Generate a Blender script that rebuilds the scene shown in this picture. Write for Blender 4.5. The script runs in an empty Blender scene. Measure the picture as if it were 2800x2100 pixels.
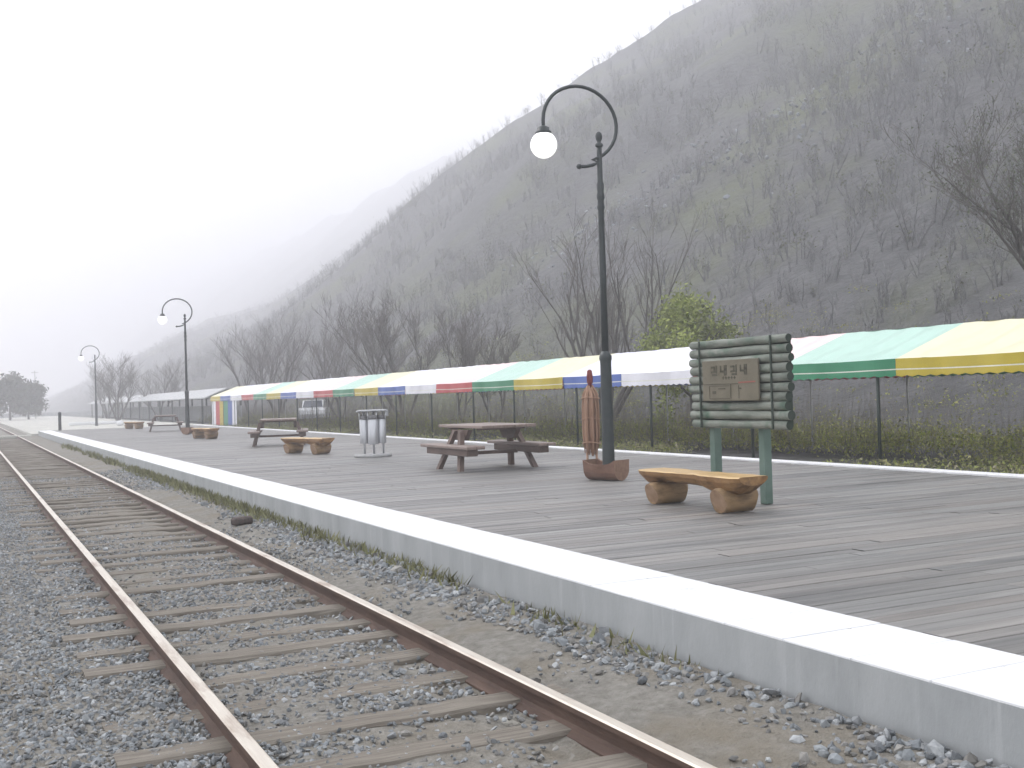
import bpy, math, random
import numpy as np
from mathutils import Vector, Matrix

R = math.radians
rng = np.random.default_rng(7)
random.seed(7)
sc = bpy.context.scene
COL = sc.collection

# ------------------------------------------------------------------ camera
F, YAW, PITCH, ROLL, CAMZ = 3003.16, 0.462628, 0.0091754, -0.0298087, 1.62
fw = Vector((math.sin(YAW) * math.cos(PITCH), math.cos(YAW) * math.cos(PITCH), math.sin(PITCH)))
rt0 = Vector((math.cos(YAW), -math.sin(YAW), 0))
up0 = rt0.cross(fw)
rt = rt0 * math.cos(ROLL) + up0 * math.sin(ROLL)
up = up0 * math.cos(ROLL) - rt0 * math.sin(ROLL)
cam = bpy.data.cameras.new('camera')
cam.sensor_width = 36.0
cam.lens = F / 2800 * 36
cam.clip_start, cam.clip_end = 0.05, 6000
camo = bpy.data.objects.new('camera', cam)
COL.objects.link(camo)
camo.matrix_world = Matrix(((rt.x, up.x, -fw.x, 0), (rt.y, up.y, -fw.y, 0), (rt.z, up.z, -fw.z, CAMZ), (0, 0, 0, 1)))
sc.camera = camo

# ------------------------------------------------------------------ sky, sun, exposure
SUN_EL, SUN_AZ = R(44), R(-30)            # azimuth from +Y, negative = towards -X
w = bpy.data.worlds.new('World')
sc.world = w
w.use_nodes = True
nt = w.node_tree
nt.nodes.clear()
sky = nt.nodes.new('ShaderNodeTexSky')
sky.sky_type = 'NISHITA'
sky.sun_disc = False
sky.sun_elevation = SUN_EL
sky.sun_rotation = SUN_AZ
sky.air_density, sky.dust_density, sky.ozone_density = 1.0, 4.0, 1.0
mixs = nt.nodes.new('ShaderNodeMixRGB')
mixs.inputs['Fac'].default_value = 0.8
mixs.inputs['Color2'].default_value = (11.7, 11.9, 12.3, 1)   # even cloud deck
bg = nt.nodes.new('ShaderNodeBackground')
bg.inputs['Strength'].default_value = 0.1
wo = nt.nodes.new('ShaderNodeOutputWorld')
nt.links.new(sky.outputs[0], mixs.inputs['Color1'])
nt.links.new(mixs.outputs[0], bg.inputs['Color'])
nt.links.new(bg.outputs[0], wo.inputs['Surface'])
sl = bpy.data.lights.new('sun', 'SUN')
sl.energy, sl.angle, sl.color = 1.3, R(14), (1, .98, .96)
so = bpy.data.objects.new('sun', sl)
COL.objects.link(so)
sdir = Vector((math.sin(SUN_AZ) * math.cos(SUN_EL), math.cos(SUN_AZ) * math.cos(SUN_EL), math.sin(SUN_EL)))
so.rotation_euler = sdir.to_track_quat('Z', 'Y').to_euler()
so.location = (-30, 40, 60)
vs = sc.view_settings
vs.view_transform, vs.look, vs.exposure, vs.gamma, vs.use_curve_mapping = 'Standard', 'None', 0.65, 1, False
sc.cycles.volume_bounces = 4
sc.cycles.max_bounces = 8
sc.cycles.use_denoising = True

# ------------------------------------------------------------------ helpers
class MB:
    """collects faces with a material slot and a smooth flag"""
    def __init__(self):
        self.v, self.f, self.m, self.s = [], [], [], []
    def add(self, verts, faces, mi=0, smooth=False):
        o = len(self.v)
        self.v += [tuple(p) for p in verts]
        self.f += [tuple(i + o for i in f) for f in faces]
        self.m += [mi] * len(faces)
        self.s += [smooth] * len(faces)
    def box(self, c, size, mi=0, rot=None, bevel=0.0):
        hx, hy, hz = size[0] / 2, size[1] / 2, size[2] / 2
        if bevel <= 0:
            vs = [Vector((x, y, z)) for x in (-hx, hx) for y in (-hy, hy) for z in (-hz, hz)]
            fs = [(0, 1, 3, 2), (4, 6, 7, 5), (0, 4, 5, 1), (2, 3, 7, 6), (0, 2, 6, 4), (1, 5, 7, 3)]
        else:
            b = min(bevel, hx * .9, hy * .9, hz * .9)
            vs, idx = [], {}
            for sx in (-1, 1):
                for sy in (-1, 1):
                    for sz in (-1, 1):
                        for ax in range(3):
                            p = [sx * (hx - b), sy * (hy - b), sz * (hz - b)]
                            p[ax] = (sx, sy, sz)[ax] * (hx, hy, hz)[ax]
                            idx[(sx, sy, sz, ax)] = len(vs)
                            vs.append(Vector(p))
            fs = []
            S = (-1, 1)
            for ax in range(3):
                a1, a2 = [a for a in range(3) if a != ax]
                for s in S:
                    q = []
                    for (u, v_) in ((-1, -1), (1, -1), (1, 1), (-1, 1)):
                        k = [0, 0, 0]; k[ax] = s; k[a1] = u; k[a2] = v_
                        q.append(idx[(k[0], k[1], k[2], ax)])
                    fs.append(q)
                for u in S:
                    for v_ in S:      # edge along ax
                        k0 = [0, 0, 0]; k0[a1] = u; k0[a2] = v_; k1 = list(k0); k0[ax] = -1; k1[ax] = 1
                        fs.append((idx[(*k0, a1)], idx[(*k1, a1)], idx[(*k1, a2)], idx[(*k0, a2)]))
            for sx in S:
                for sy in S:
                    for sz in S:
                        fs.append(tuple(idx[(sx, sy, sz, a)] for a in range(3)))
        if rot is not None:
            vs = [rot @ p for p in vs]
        c = Vector(c)
        self.add([p + c for p in vs], fs, mi)
    def tube(self, pts, rads, n=10, mi=0, caps=True, cap_mi=None, smooth=True, jitter=0, closed=False):
        pts = [Vector(p) for p in pts]
        if not hasattr(rads, '__len__'):
            rads = [rads] * len(pts)
        vs, fs = [], []
        ref = None
        for i, p in enumerate(pts):
            if i == 0: t = pts[1] - pts[0]
            elif i == len(pts) - 1: t = pts[-1] - pts[-2]
            else: t = pts[i + 1] - pts[i - 1]
            t.normalize()
            if ref is None:
                ref = Vector((0, 0, 1)) if abs(t.z) < .9 else Vector((1, 0, 0))
            a = (ref - t * ref.dot(t)).normalized()
            ref = a
            b = t.cross(a)
            for k in range(n):
                th = 2 * math.pi * k / n
                r_ = rads[i] * (1 + (random.uniform(-jitter, jitter) if jitter else 0))
                vs.append(p + a * (r_ * math.cos(th)) + b * (r_ * math.sin(th)))
        for i in range(len(pts) - 1):
            for k in range(n):
                k2 = (k + 1) % n
                fs.append((i * n + k, i * n + k2, (i + 1) * n + k2, (i + 1) * n + k))
        self.add(vs, fs, mi, smooth)
        if caps:
            o = len(self.v) - len(vs)
            self.f += [tuple(o + k for k in reversed(range(n))), tuple(o + (len(pts) - 1) * n + k for k in range(n))]
            self.m += [mi if cap_mi is None else cap_mi] * 2
            self.s += [False] * 2
    def lathe(self, prof, n=20, c=(0, 0, 0), mi=0, smooth=True):
        vs, fs = [], []
        for (r_, z) in prof:
            for k in range(n):
                th = 2 * math.pi * k / n
                vs.append((c[0] + r_ * math.cos(th), c[1] + r_ * math.sin(th), c[2] + z))
        for i in range(len(prof) - 1):
            for k in range(n):
                k2 = (k + 1) % n
                fs.append((i * n + k, i * n + k2, (i + 1) * n + k2, (i + 1) * n + k))
        self.add(vs, fs, mi, smooth)
        o = len(self.v) - len(vs)
        for i, rev in ((0, True), (len(prof) - 1, False)):
            if prof[i][0] > 1e-4:
                q = [o + i * n + k for k in range(n)]
                self.f.append(tuple(reversed(q)) if rev else tuple(q)); self.m.append(mi); self.s.append(False)
    def build(self, name, mats, parent=None, loc=(0, 0, 0), label=None):
        me = bpy.data.meshes.new(name)
        me.from_pydata(self.v, [], self.f)
        for m in (mats if isinstance(mats, (list, tuple)) else [mats]):
            me.materials.append(m)
        me.polygons.foreach_set('material_index', self.m)
        me.polygons.foreach_set('use_smooth', self.s)
        me.update()
        return link(name, me, parent, loc, label)

def link(name, me, parent=None, loc=(0, 0, 0), label=None):
    o = bpy.data.objects.new(name, me)
    COL.objects.link(o)
    o.location = loc
    if parent is not None: o.parent = parent
    if label: o['label'] = label
    return o

def npmesh(name, V, Fc, mat, smooth=False, col=None, parent=None):
    """V (n,3), Fc (m,3|4); col (m,3) colour per face"""
    me = bpy.data.meshes.new(name)
    V = np.ascontiguousarray(V, np.float32); Fc = np.ascontiguousarray(Fc, np.int32)
    k = Fc.shape[1]
    me.vertices.add(len(V)); me.vertices.foreach_set('co', V.ravel())
    me.loops.add(Fc.size); me.loops.foreach_set('vertex_index', Fc.ravel())
    me.polygons.add(len(Fc))
    me.polygons.foreach_set('loop_start', np.arange(0, Fc.size, k, dtype=np.int32))
    me.polygons.foreach_set('loop_total', np.full(len(Fc), k, np.int32))
    me.polygons.foreach_set('use_smooth', np.full(len(Fc), smooth))
    me.materials.append(mat)
    if col is not None:
        a = me.attributes.new('tint', 'FLOAT_COLOR', 'FACE')
        c4 = np.ones((len(Fc), 4), np.float32); c4[:, :3] = col
        a.data.foreach_set('color', c4.ravel())
    me.update(calc_edges=True)
    me.validate()
    return link(name, me, parent)

def empty(name, loc, rz=0):
    o = bpy.data.objects.new(name, None)
    COL.objects.link(o)
    o.location = loc; o.rotation_euler = (0, 0, rz)
    o.empty_display_size = .2
    return o

def tag(o, label=None, cat=None, group=None, kind=None):
    if label: o['label'] = label
    if cat: o['category'] = cat
    if group: o['group'] = group
    if kind: o['kind'] = kind
    return o

def copy_tree(o, parent=None):
    c = o.copy(); COL.objects.link(c); c.parent = parent
    for ch in [x for x in o.children]:
        copy_tree(ch, c)
    return c

# ---- materials
def N(nt, t, **kw):
    n = nt.nodes.new(t)
    for k, v in kw.items(): setattr(n, k, v)
    return n

def pmat(name, c1, c2=None, scale=6, stretch=(1, 1, 1), rough=.7, bump=.25, bscale=30, spec=.3, metal=0, attr=None,
         stain=None, stain_scale=2, stain_stretch=(1, 1, 1), stain_lo=.5, stain_hi=.7, bump_dist=.01, rnd=True, coat=0, emit=None):
    m = bpy.data.materials.new(name); m.use_nodes = True
    t = m.node_tree; L = t.links; b = t.nodes['Principled BSDF']
    tc = N(t, 'ShaderNodeTexCoord')
    vec = tc.outputs['Object']
    if rnd:
        oi = N(t, 'ShaderNodeObjectInfo')
        ad = N(t, 'ShaderNodeVectorMath', operation='MULTIPLY_ADD')
        cb = N(t, 'ShaderNodeCombineXYZ')
        for i in range(3): L.new(oi.outputs['Random'], cb.inputs[i])
        L.new(cb.outputs[0], ad.inputs[0]); ad.inputs[1].default_value = (37, 53, 19); L.new(vec, ad.inputs[2])
        vec = ad.outputs[0]
    def noise(sc_, st, det=6):
        mp = N(t, 'ShaderNodeMapping'); mp.inputs['Scale'].default_value = st
        L.new(vec, mp.inputs['Vector'])
        n = N(t, 'ShaderNodeTexNoise'); n.inputs['Scale'].default_value = sc_; n.inputs['Detail'].default_value = det
        n.inputs['Roughness'].default_value = .62
        L.new(mp.outputs[0], n.inputs['Vector'])
        return n
    c2 = c2 or c1
    n1 = noise(scale, stretch)
    rp = N(t, 'ShaderNodeValToRGB')
    rp.color_ramp.elements[0].position, rp.color_ramp.elements[1].position = .32, .68
    rp.color_ramp.elements[0].color, rp.color_ramp.elements[1].color = (*c1, 1), (*c2, 1)
    L.new(n1.outputs['Fac'], rp.inputs['Fac'])
    out = rp.outputs['Color']
    if attr:
        a = N(t, 'ShaderNodeAttribute', attribute_name=attr)
        mx = N(t, 'ShaderNodeMixRGB', blend_type='MULTIPLY'); mx.inputs['Fac'].default_value = 1
        L.new(out, mx.inputs['Color1']); L.new(a.outputs['Color'], mx.inputs['Color2'])
        out = mx.outputs['Color']
    if stain:
        n2 = noise(stain_scale, stain_stretch, 5)
        mr = N(t, 'ShaderNodeMapRange'); mr.inputs['From Min'].default_value = stain_lo; mr.inputs['From Max'].default_value = stain_hi
        L.new(n2.outputs['Fac'], mr.inputs['Value'])
        mx = N(t, 'ShaderNodeMixRGB'); mx.inputs['Color2'].default_value = (*stain, 1)
        L.new(mr.outputs[0], mx.inputs['Fac']); L.new(out, mx.inputs['Color1'])
        out = mx.outputs['Color']
    L.new(out, b.inputs['Base Color'])
    b.inputs['Roughness'].default_value = rough
    b.inputs['Specular IOR Level'].default_value = spec
    b.inputs['Metallic'].default_value = metal
    if coat: b.inputs['Coat Weight'].default_value = coat
    if emit:
        b.inputs['Emission Color'].default_value = (*emit[0], 1); b.inputs['Emission Strength'].default_value = emit[1]
    if bump:
        n3 = noise(bscale, stretch, 4)
        bp = N(t, 'ShaderNodeBump'); bp.inputs['Strength'].default_value = bump; bp.inputs['Distance'].default_value = bump_dist
        L.new(n3.outputs['Fac'], bp.inputs['Height']); L.new(bp.outputs[0], b.inputs['Normal'])
    return m

# noise for terrain
def vnoise(x, y, seed=0):
    xi, yi = np.floor(x).astype(np.int64), np.floor(y).astype(np.int64)
    xf, yf = x - xi, y - yi
    def h(a, b):
        n = (a * 374761393 + b * 668265263 + seed * 1442695041) & 0xffffffff
        n = ((n ^ (n >> 13)) * 1274126177) & 0xffffffff
        return ((n ^ (n >> 16)) & 0xffff) / 65535.0
    u, v = xf * xf * (3 - 2 * xf), yf * yf * (3 - 2 * yf)
    return (h(xi, yi) * (1 - u) + h(xi + 1, yi) * u) * (1 - v) + (h(xi, yi + 1) * (1 - u) + h(xi + 1, yi + 1) * u) * v
def fbm(x, y, seed=0, o=4):
    s, a, t = 0, 1, 0
    for i in range(o):
        s = s + a * (vnoise(x * 2 ** i, y * 2 ** i, seed + i) - .5); t += a; a *= .5
    return s / t * 2

Z = .355            # platform top
# ------------------------------------------------------------------ ground, hillside
M_ground = pmat('dry_earth', (.19, .18, .16), (.27, .26, .23), scale=.6, rough=.95, bump=.4, bscale=12, rnd=False, bump_dist=.03)
M_hill = pmat('leaf_litter_slope', (.06, .061, .063), (.108, .108, .109), scale=1.1, rough=.95, bump=.6, bscale=1.5, rnd=False,
              stain=(.095, .105, .06), stain_scale=.06, stain_lo=.5, stain_hi=.68, bump_dist=.4)
b = MB()
b.add([(-1500, -300, -.03), (1500, -300, -.03), (1500, 2600, -.03), (-1500, 2600, -.03)], [(0, 1, 2, 3)])
tag(b.build('ground', M_ground), 'flat grey brown earth stretching away around the track', kind='structure')

HA_Y = [-200, 200, 223, 249, 274, 313, 350, 411, 519, 622, 720, 900]
HA_H = [76, 75, 75, 72, 68, 65, 60, 54, 46, 33, 19, 8]
def terrain(x, y):
    t = np.clip((x - 20.5) / 115, 0, None)
    ha = np.interp(y, HA_Y, HA_H)
    prof = np.where(t <= 1, t ** 1.08, 1 - (t - 1) * .55)
    za = ha * np.clip(prof, -.2, None)
    hb = np.interp(y, [380, 520, 900, 1500], [60, 158, 166, 170])
    tb = np.clip((x - 60) / 240, 0, None)
    zb = hb * np.where(tb <= 1, tb ** 1.1, 1 - (tb - 1) * .5) * (x > 60)
    z = np.maximum(za, zb)
    g = np.clip((x - 22) / 40, 0, 1)
    z = z + g * ((fbm(y / 38 + x / 150, x / 90, 3) * 5 + fbm(y / 75 - x / 60, x / 70, 8, 2) * 8) + fbm(x / 11, y / 11, 9, 3) * 1.6)
    g2 = np.clip((x - 17) / 6, 0, 1)
    return .2 + z + g2 * fbm(x / 3, y / 3, 5, 3) * .35
xs = np.concatenate([np.linspace(12.6, 40, 40), np.linspace(41.5, 140, 60), np.linspace(145, 420, 46)])
ys = np.concatenate([np.linspace(-90, 0, 30), np.linspace(2, 140, 80), np.linspace(144, 700, 110), np.linspace(715, 1480, 50)])
X, Y = np.meshgrid(xs, ys)
V = np.stack([X, Y, terrain(X, Y)], -1).reshape(-1, 3)
nx, ny = len(xs), len(ys)
i = (np.arange(ny - 1)[:, None] * nx + np.arange(nx - 1)[None]).ravel()
o = npmesh('hillside', V, np.stack([i, i + 1, i + nx + 1, i + nx], 1), M_hill, smooth=True)
tag(o, 'steep misty hillside of bare spring woodland beyond the station', kind='structure')

# ---- wooded cover of the hillside (one mass)
def tree_template(seed, n_tw=22, leafy=0.0):
    """a fine brush of thin upright stems and twigs, 1 m tall"""
    g = np.random.default_rng(seed)
    tris, cols = [], []
    bark = np.array([.165, .165, .168]) * g.uniform(.88, 1.14)
    def spike(a, e, w_, col):
        d = e - a; q = np.cross(d, g.normal(size=3)); q /= np.linalg.norm(q) + 1e-9
        tris.append((a - q * w_, a + q * w_, e)); cols.append(col)
    for k in range(4):
        a = np.array([g.normal() * .05, g.normal() * .05, 0]); top = a + [g.normal() * .22, g.normal() * .22, g.uniform(.7, 1)]
        spike(a, top, .016, bark); spike(a, top, .016, bark)
        for _ in range(n_tw // 2):
            p = a + (top - a) * g.uniform(.25, .9)
            an = g.uniform(0, 6.28); d = np.array([np.cos(an) * .6, np.sin(an) * .6, g.uniform(.4, 1.1)])
            e = p + d * g.uniform(.12, .34)
            spike(p, e, .006, bark * g.uniform(.85, 1.3))
            if leafy and g.random() < leafy:
                for _ in range(4):
                    c_ = p + (e - p) * g.uniform(.3, 1.1); sz = g.uniform(.012, .025)
                    tris.append(tuple(c_ + g.normal(size=3) * sz for _ in range(3)))
                    cols.append(np.array([.135, .145, .085]) * g.uniform(.75, 1.25))
    return np.array(tris, np.float64), np.array(cols)
temps = [tree_template(s) for s in range(7)] + [tree_template(20 + s, 22, .5) for s in range(3)]
NW = 19000
yy = 14 + (900 - 14) * rng.random(NW) ** 2.6
xx = 25 + np.where(rng.random(NW) < .4, 45, 122) * rng.random(NW) ** .9
far = rng.random(NW) < .14
yy = np.where(far, rng.uniform(420, 1400, NW), yy); xx = np.where(far, rng.uniform(90, 310, NW), xx)
yy[:400] = rng.uniform(-30, 14, 400)
zz = terrain(xx, yy) - .2
keep = fbm(xx / 14, yy / 18, 31) > -.38
Vs, Cs = [], []
for k in np.nonzero(keep)[0]:
    T, c = temps[rng.integers(len(temps))]
    h = rng.uniform(1.1, 2.7) * (.6 if xx[k] < 32 else .8 if xx[k] < 50 else 1) * (1.5 if far[k] else 1)
    a = rng.uniform(0, 6.28); ca, sa = np.cos(a), np.sin(a)
    P = T.reshape(-1, 3) * h
    fat = 1.0 + min(1.6, math.hypot(xx[k], yy[k]) / 260)
    P = np.stack([P[:, 0] * ca - P[:, 1] * sa, P[:, 0] * sa + P[:, 1] * ca, P[:, 2]], 1) * [fat ** .3, fat ** .3, 1]
    Vs.append(P + [xx[k], yy[k], zz[k]]); Cs.append(c * rng.uniform(.88, 1.14))
V = np.concatenate(Vs); Cc = np.concatenate(Cs)
M_woods = pmat('bare_woods', (1, 1, 1), rough=.9, bump=0, attr='tint', rnd=False, spec=.1)
o = npmesh('hillside_woods', V, np.arange(len(V)).reshape(-1, 3), M_woods, col=Cc)
tag(o, 'mass of bare grey trees covering the misty hillside', 'woods', kind='stuff')

# ---- yellow green undergrowth at the foot of the slope
def leaf_cloud(cent, n, sx, sz, size, cols, g):
    P = cent + g.normal(size=(n, 3)) * [sx, sx, sz]
    A = P[:, None, :] + g.normal(size=(n, 3, 3)) * size
    c = np.array(cols)[g.integers(len(cols), size=n)] * g.uniform(.7, 1.3, (n, 1))
    return A, c
Vs, Cs = [], []
for k in range(2600):
    y = 5 + 80 * rng.random() ** 1.3; x = rng.uniform(15.6, 21) + (rng.random() < .3) * rng.uniform(0, 9)
    if 60 < y < 68 and x < 21: continue
    if rng.random() < .35 and fbm(np.array([x / 4]), np.array([y / 5]), 77)[0] < 0: continue
    z = float(terrain(np.array([x]), np.array([y]))[0])
    h = rng.uniform(.1, .3)
    A, c = leaf_cloud(np.array([x, y, z + h]), 70, .34, h * .65, .024, [(.3, .33, .06), (.25, .29, .06), (.34, .33, .1), (.19, .2, .07)], rng)
    Vs.append(A.reshape(-1, 3)); Cs.append(c)
    for _ in range(5):   # twigs
        a = np.array([x, y, z]) + rng.normal(size=3) * [.3, .3, 0]
        e = a + rng.normal(size=3) * [.25, .25, .1] + [0, 0, rng.uniform(.5, 1.6)]
        Vs.append(np.array([a - [.008, 0, 0], a + [.008, .006, 0], e])); Cs.append(np.array([[.2, .18, .15]]))
for k in range(1300):
    x, y = rng.uniform(12.75, 16), 5 + 62 * rng.random() ** 1.4
    if fbm(np.array([x / 2]), np.array([y / 3]), 55)[0] < -.1: continue
    z = float(terrain(np.array([x]), np.array([y]))[0])
    A, c = leaf_cloud(np.array([x, y, z + .07]), 50, .3, .06, .022, [(.26, .29, .08), (.22, .24, .09), (.3, .29, .13), (.24, .22, .15)], rng)
    Vs.append(A.reshape(-1, 3)); Cs.append(c)
V = np.concatenate(Vs)
M_leaf = pmat('new_leaves', (1, 1, 1), rough=.75, bump=0, attr='tint', rnd=False, spec=.25)
o = npmesh('undergrowth', V, np.arange(len(V)).reshape(-1, 3), M_leaf, col=np.concatenate(Cs))
tag(o, 'low yellow green undergrowth along the foot of the slope behind the striped tent', 'undergrowth', kind='stuff')

# ------------------------------------------------------------------ track
M_ballast = pmat('fine_ballast', (.165, .155, .135), (.28, .268, .24), scale=14, rough=.95, bump=.9, bscale=45, rnd=False,
                 stain=(.2, .175, .135), stain_scale=1.1, stain_lo=.5, stain_hi=.7, bump_dist=.03)
XL, XR = 1.083, 2.585
bx = np.concatenate([np.linspace(-6, 0, 20), np.linspace(.05, 3.6, 90)])
by = np.concatenate([np.linspace(-3, 2.9, 40), np.linspace(3, 16, 300), np.linspace(16.1, 40, 120), np.linspace(41, 200, 80)])
X, Y = np.meshgrid(bx, by)
bz = fbm(X * 1.3, Y * 1.3, 1) * .02 + fbm(X * 9, Y * 9, 2, 2) * .012 * (Y < 30)
bz = bz + .055 * np.clip((X - 3.0) / .6, 0, 1) * (.6 + .6 * vnoise(Y * 1.1, X, 4))      # earth banked against the wall
bz -= .03 * np.exp(-((X - 2.75) / .12) ** 2) + .03 * np.exp(-((X - 2.42) / .12) ** 2)
bz -= .02 * np.exp(-((X - XL) / .16) ** 2)
bz += .04 * np.clip((X - 2.66) / .12, 0, 1)      # earth covers the sleeper ends towards the platform
nx, ny = len(bx), len(by)
i = (np.arange(ny - 1)[:, None] * nx + np.arange(nx - 1)[None]).ravel()
o = npmesh('ballast_bed', np.stack([X, Y, bz], -1).reshape(-1, 3), np.stack([i, i + 1, i + nx + 1, i + nx], 1), M_ballast, smooth=True)
tag(o, 'grey gravel bed with trodden earth under the railway track', 'track bed', kind='structure')

# loose stones
ico = []
ph = (1 + 5 ** .5) / 2
for a in (-1, 1):
    for c in (-ph, ph):
        ico += [(0, a, c), (a, c, 0), (c, 0, a)]
ico = np.array(ico) / np.linalg.norm(ico[0])
from itertools import combinations
ifc = []
for tri in combinations(range(12), 3):
    d = [np.linalg.norm(ico[tri[p]] - ico[tri[q]]) for p, q in ((0, 1), (1, 2), (0, 2))]
    if max(d) < 1.1:
        n_ = np.cross(ico[tri[1]] - ico[tri[0]], ico[tri[2]] - ico[tri[0]])
        ifc.append(tri if n_ @ ico[tri[0]] > 0 else (tri[0], tri[2], tri[1]))
ifc = np.array(ifc)
def stones(px, py, size, cols, seed):
    g = np.random.default_rng(seed); n = len(px)
    P = ico[None] * (1 + g.uniform(-.32, .32, (n, 12, 1)))
    P = P * (size[:, None] * np.array([1, .8, .55]) * g.uniform(.65, 1.3, (n, 3)))[:, None, :]
    q = g.normal(size=(n, 4)) * [1, .45, .45, 1]; q /= np.linalg.norm(q, axis=1, keepdims=True)
    w_, x_, y_, z_ = q.T
    Rm = np.stack([1 - 2 * (y_ * y_ + z_ * z_), 2 * (x_ * y_ - z_ * w_), 2 * (x_ * z_ + y_ * w_), 2 * (x_ * y_ + z_ * w_), 1 - 2 * (x_ * x_ + z_ * z_), 2 * (y_ * z_ - x_ * w_),
                   2 * (x_ * z_ - y_ * w_), 2 * (y_ * z_ + x_ * w_), 1 - 2 * (x_ * x_ + y_ * y_)], 1).reshape(n, 3, 3)
    P = np.einsum('nij,nkj->nki', Rm, P)
    pz = fbm(px * 1.3, py * 1.3, 1) * .02 + .055 * np.clip((px - 3.0) / .6, 0, 1) * (.6 + .6 * vnoise(py * 1.1, px, 4)) + size * g.uniform(-.1, .45, n) + .04 * np.clip((px - 2.66) / .12, 0, 1) * (px < 4)
    P = P + np.stack([px, py, pz], 1)[:, None, :]
    Fc = (np.arange(n)[:, None, None] * 12 + ifc[None]).reshape(-1, 3)
    c = np.array(cols)[g.integers(len(cols), size=n)] * g.uniform(.7, 1.25, (n, 1))
    return P.reshape(-1, 3), Fc, np.repeat(c, 20, 0)
n = 120000
py = 2.4 + 26 * rng.random(n) ** 1.9
px = rng.uniform(-1.0, 3.6, n)
dirt = fbm(px * .9, py * .45, 12)
pr = np.where(px < XL, 1.0, np.where(px < XR, .46, .14))
pr = pr - np.where(px > XL, np.clip(dirt * 1.4, -.25, .5), 0)
pr = np.where((px > XR - .32) & (px < XR), pr * .45, pr)
pr = np.where((px > 3.2) & (px < 3.58), pr + .5, pr)
k = rng.random(n) < pr
px, py = px[k], py[k]
k = np.abs(px - XL) > .06; px, py = px[k], py[k]
k = np.abs(px - XR) > .06; px, py = px[k], py[k]
sz = rng.uniform(.009, .021, len(px)) * np.where(px > 3.0, rng.uniform(.8, 1.9, len(px)), 1)
sz = np.where(rng.random(len(px)) < .04, sz * 1.6, sz)
V, Fc, c = stones(px, py, sz, [(.28, .295, .3), (.235, .25, .258), (.32, .33, .335), (.39, .4, .4), (.25, .243, .23), (.2, .213, .222), (.28, .268, .245)], 3)
M_stone = pmat('ballast_stone', (.7, .71, .73), (.98, .99, 1.0), scale=40, rough=.85, bump=.2, attr='tint', rnd=False)
o = npmesh('ballast_gravel', V, Fc, M_stone, col=c)
tag(o, 'loose grey ballast stones between and beside the rails', 'gravel', kind='stuff')

# pale scree on the slope
n = 700
t_ = rng.random(n)
sx, sy = 40 + 26 * t_ + rng.normal(size=n) * 3, 54 + 20 * (1 - t_) + rng.normal(size=n) * 7
V, Fc, c = stones(sx, sy, rng.uniform(.06, .24, n), [(.24, .25, .27), (.2, .21, .23), (.32, .33, .35)], 9)
V[:, 2] += np.repeat(terrain(sx, sy) - (fbm(sx * 1.3, sy * 1.3, 1) * .02 + .055 * np.clip((sx - 3.0) / .6, 0, 1) * (.6 + .6 * vnoise(sy * 1.1, sx, 4))), 12)
o = npmesh('scree', V, Fc, M_stone, col=c)
tag(o, 'pale loose stones scattered in a patch on the misty slope', 'scree', kind='stuff')

# rails
M_rail = pmat('rusty_rail', (.065, .042, .034), (.12, .078, .06), scale=9, stretch=(1, .3, 1), rough=.75, bump=.3, bscale=60)
M_railtop = pmat('worn_rail_head', (.52, .46, .385), (.64, .59, .51), scale=7, stretch=(4, .25, 1), rough=.36, bump=.08, bscale=60, metal=.35, spec=.6,
                 stain=(.27, .18, .12), stain_scale=5, stain_stretch=(2, .3, 1), stain_lo=.52, stain_hi=.72)
def rail(x, label):
    prof = [(-.065, -.02), (-.065, -.008), (-.02, .012), (-.009, .03), (-.009, .085), (-.034, .098), (-.034, .122), (-.026, .13),
            (.026, .13), (.034, .122), (.034, .098), (.009, .085), (.009, .03), (.02, .012), (.065, -.008), (.065, -.02)]
    m = MB()
    yl = [-6, 20, 60, 200]
    vs = [(x + a, y, z) for y in yl for (a, z) in prof]
    n = len(prof)
    for s in range(len(yl) - 1):
        for k in range(n):
            k2 = (k + 1) % n
            top = k in (6, 7, 8)
            m.add([vs[s * n + k], vs[(s + 1) * n + k], vs[(s + 1) * n + k2], vs[s * n + k2]], [(0, 1, 2, 3)], 1 if top else 0)
    r_ = m.build('rail', [M_rail, M_railtop])
    return tag(r_, label, 'rail', 'rails of the railway track')
rail(XL, 'rusty steel rail with pale worn head standing farther from the platform')
rail(XR, 'rusty steel rail with pale worn head running beside the platform wall')

# sleepers
M_sleeper = pmat('weathered_sleeper', (.13, .113, .094), (.24, .217, .183), scale=7, stretch=(.35, 6, 2), rough=.9, bump=.7, bscale=14, bump_dist=.012)
def sleeper_mesh(seed):
    random.seed(seed)
    m = MB()
    nx_ = 14
    vs, fs = [], []
    wob = [random.uniform(-.008, .008) for _ in range(nx_ + 1)]
    for k in range(nx_ + 1):
        x = -1.22 + 2.44 * k / nx_
        e = .008 * random.random()
        hw = .105 + random.uniform(-.006, .006)
        h = .022 + random.uniform(-.004, .004)
        vs += [(x, -hw, -.12), (x, -hw + wob[k], h - .015 - e), (x, -hw + .014, h), (x, hw - .014, h), (x, hw + wob[k], h - .015), (x, hw, -.12)]
    for k in range(nx_):
        for q in range(5):
            fs.append((k * 6 + q, (k + 1) * 6 + q, (k + 1) * 6 + q + 1, k * 6 + q + 1))
    fs += [tuple(range(5, -1, -1)), tuple(nx_ * 6 + q for q in range(6))]
    m.add(vs, fs)
    return m
sm = []
SLY = [3.5 + .592 * k for k in range(-2, 104)]
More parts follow.
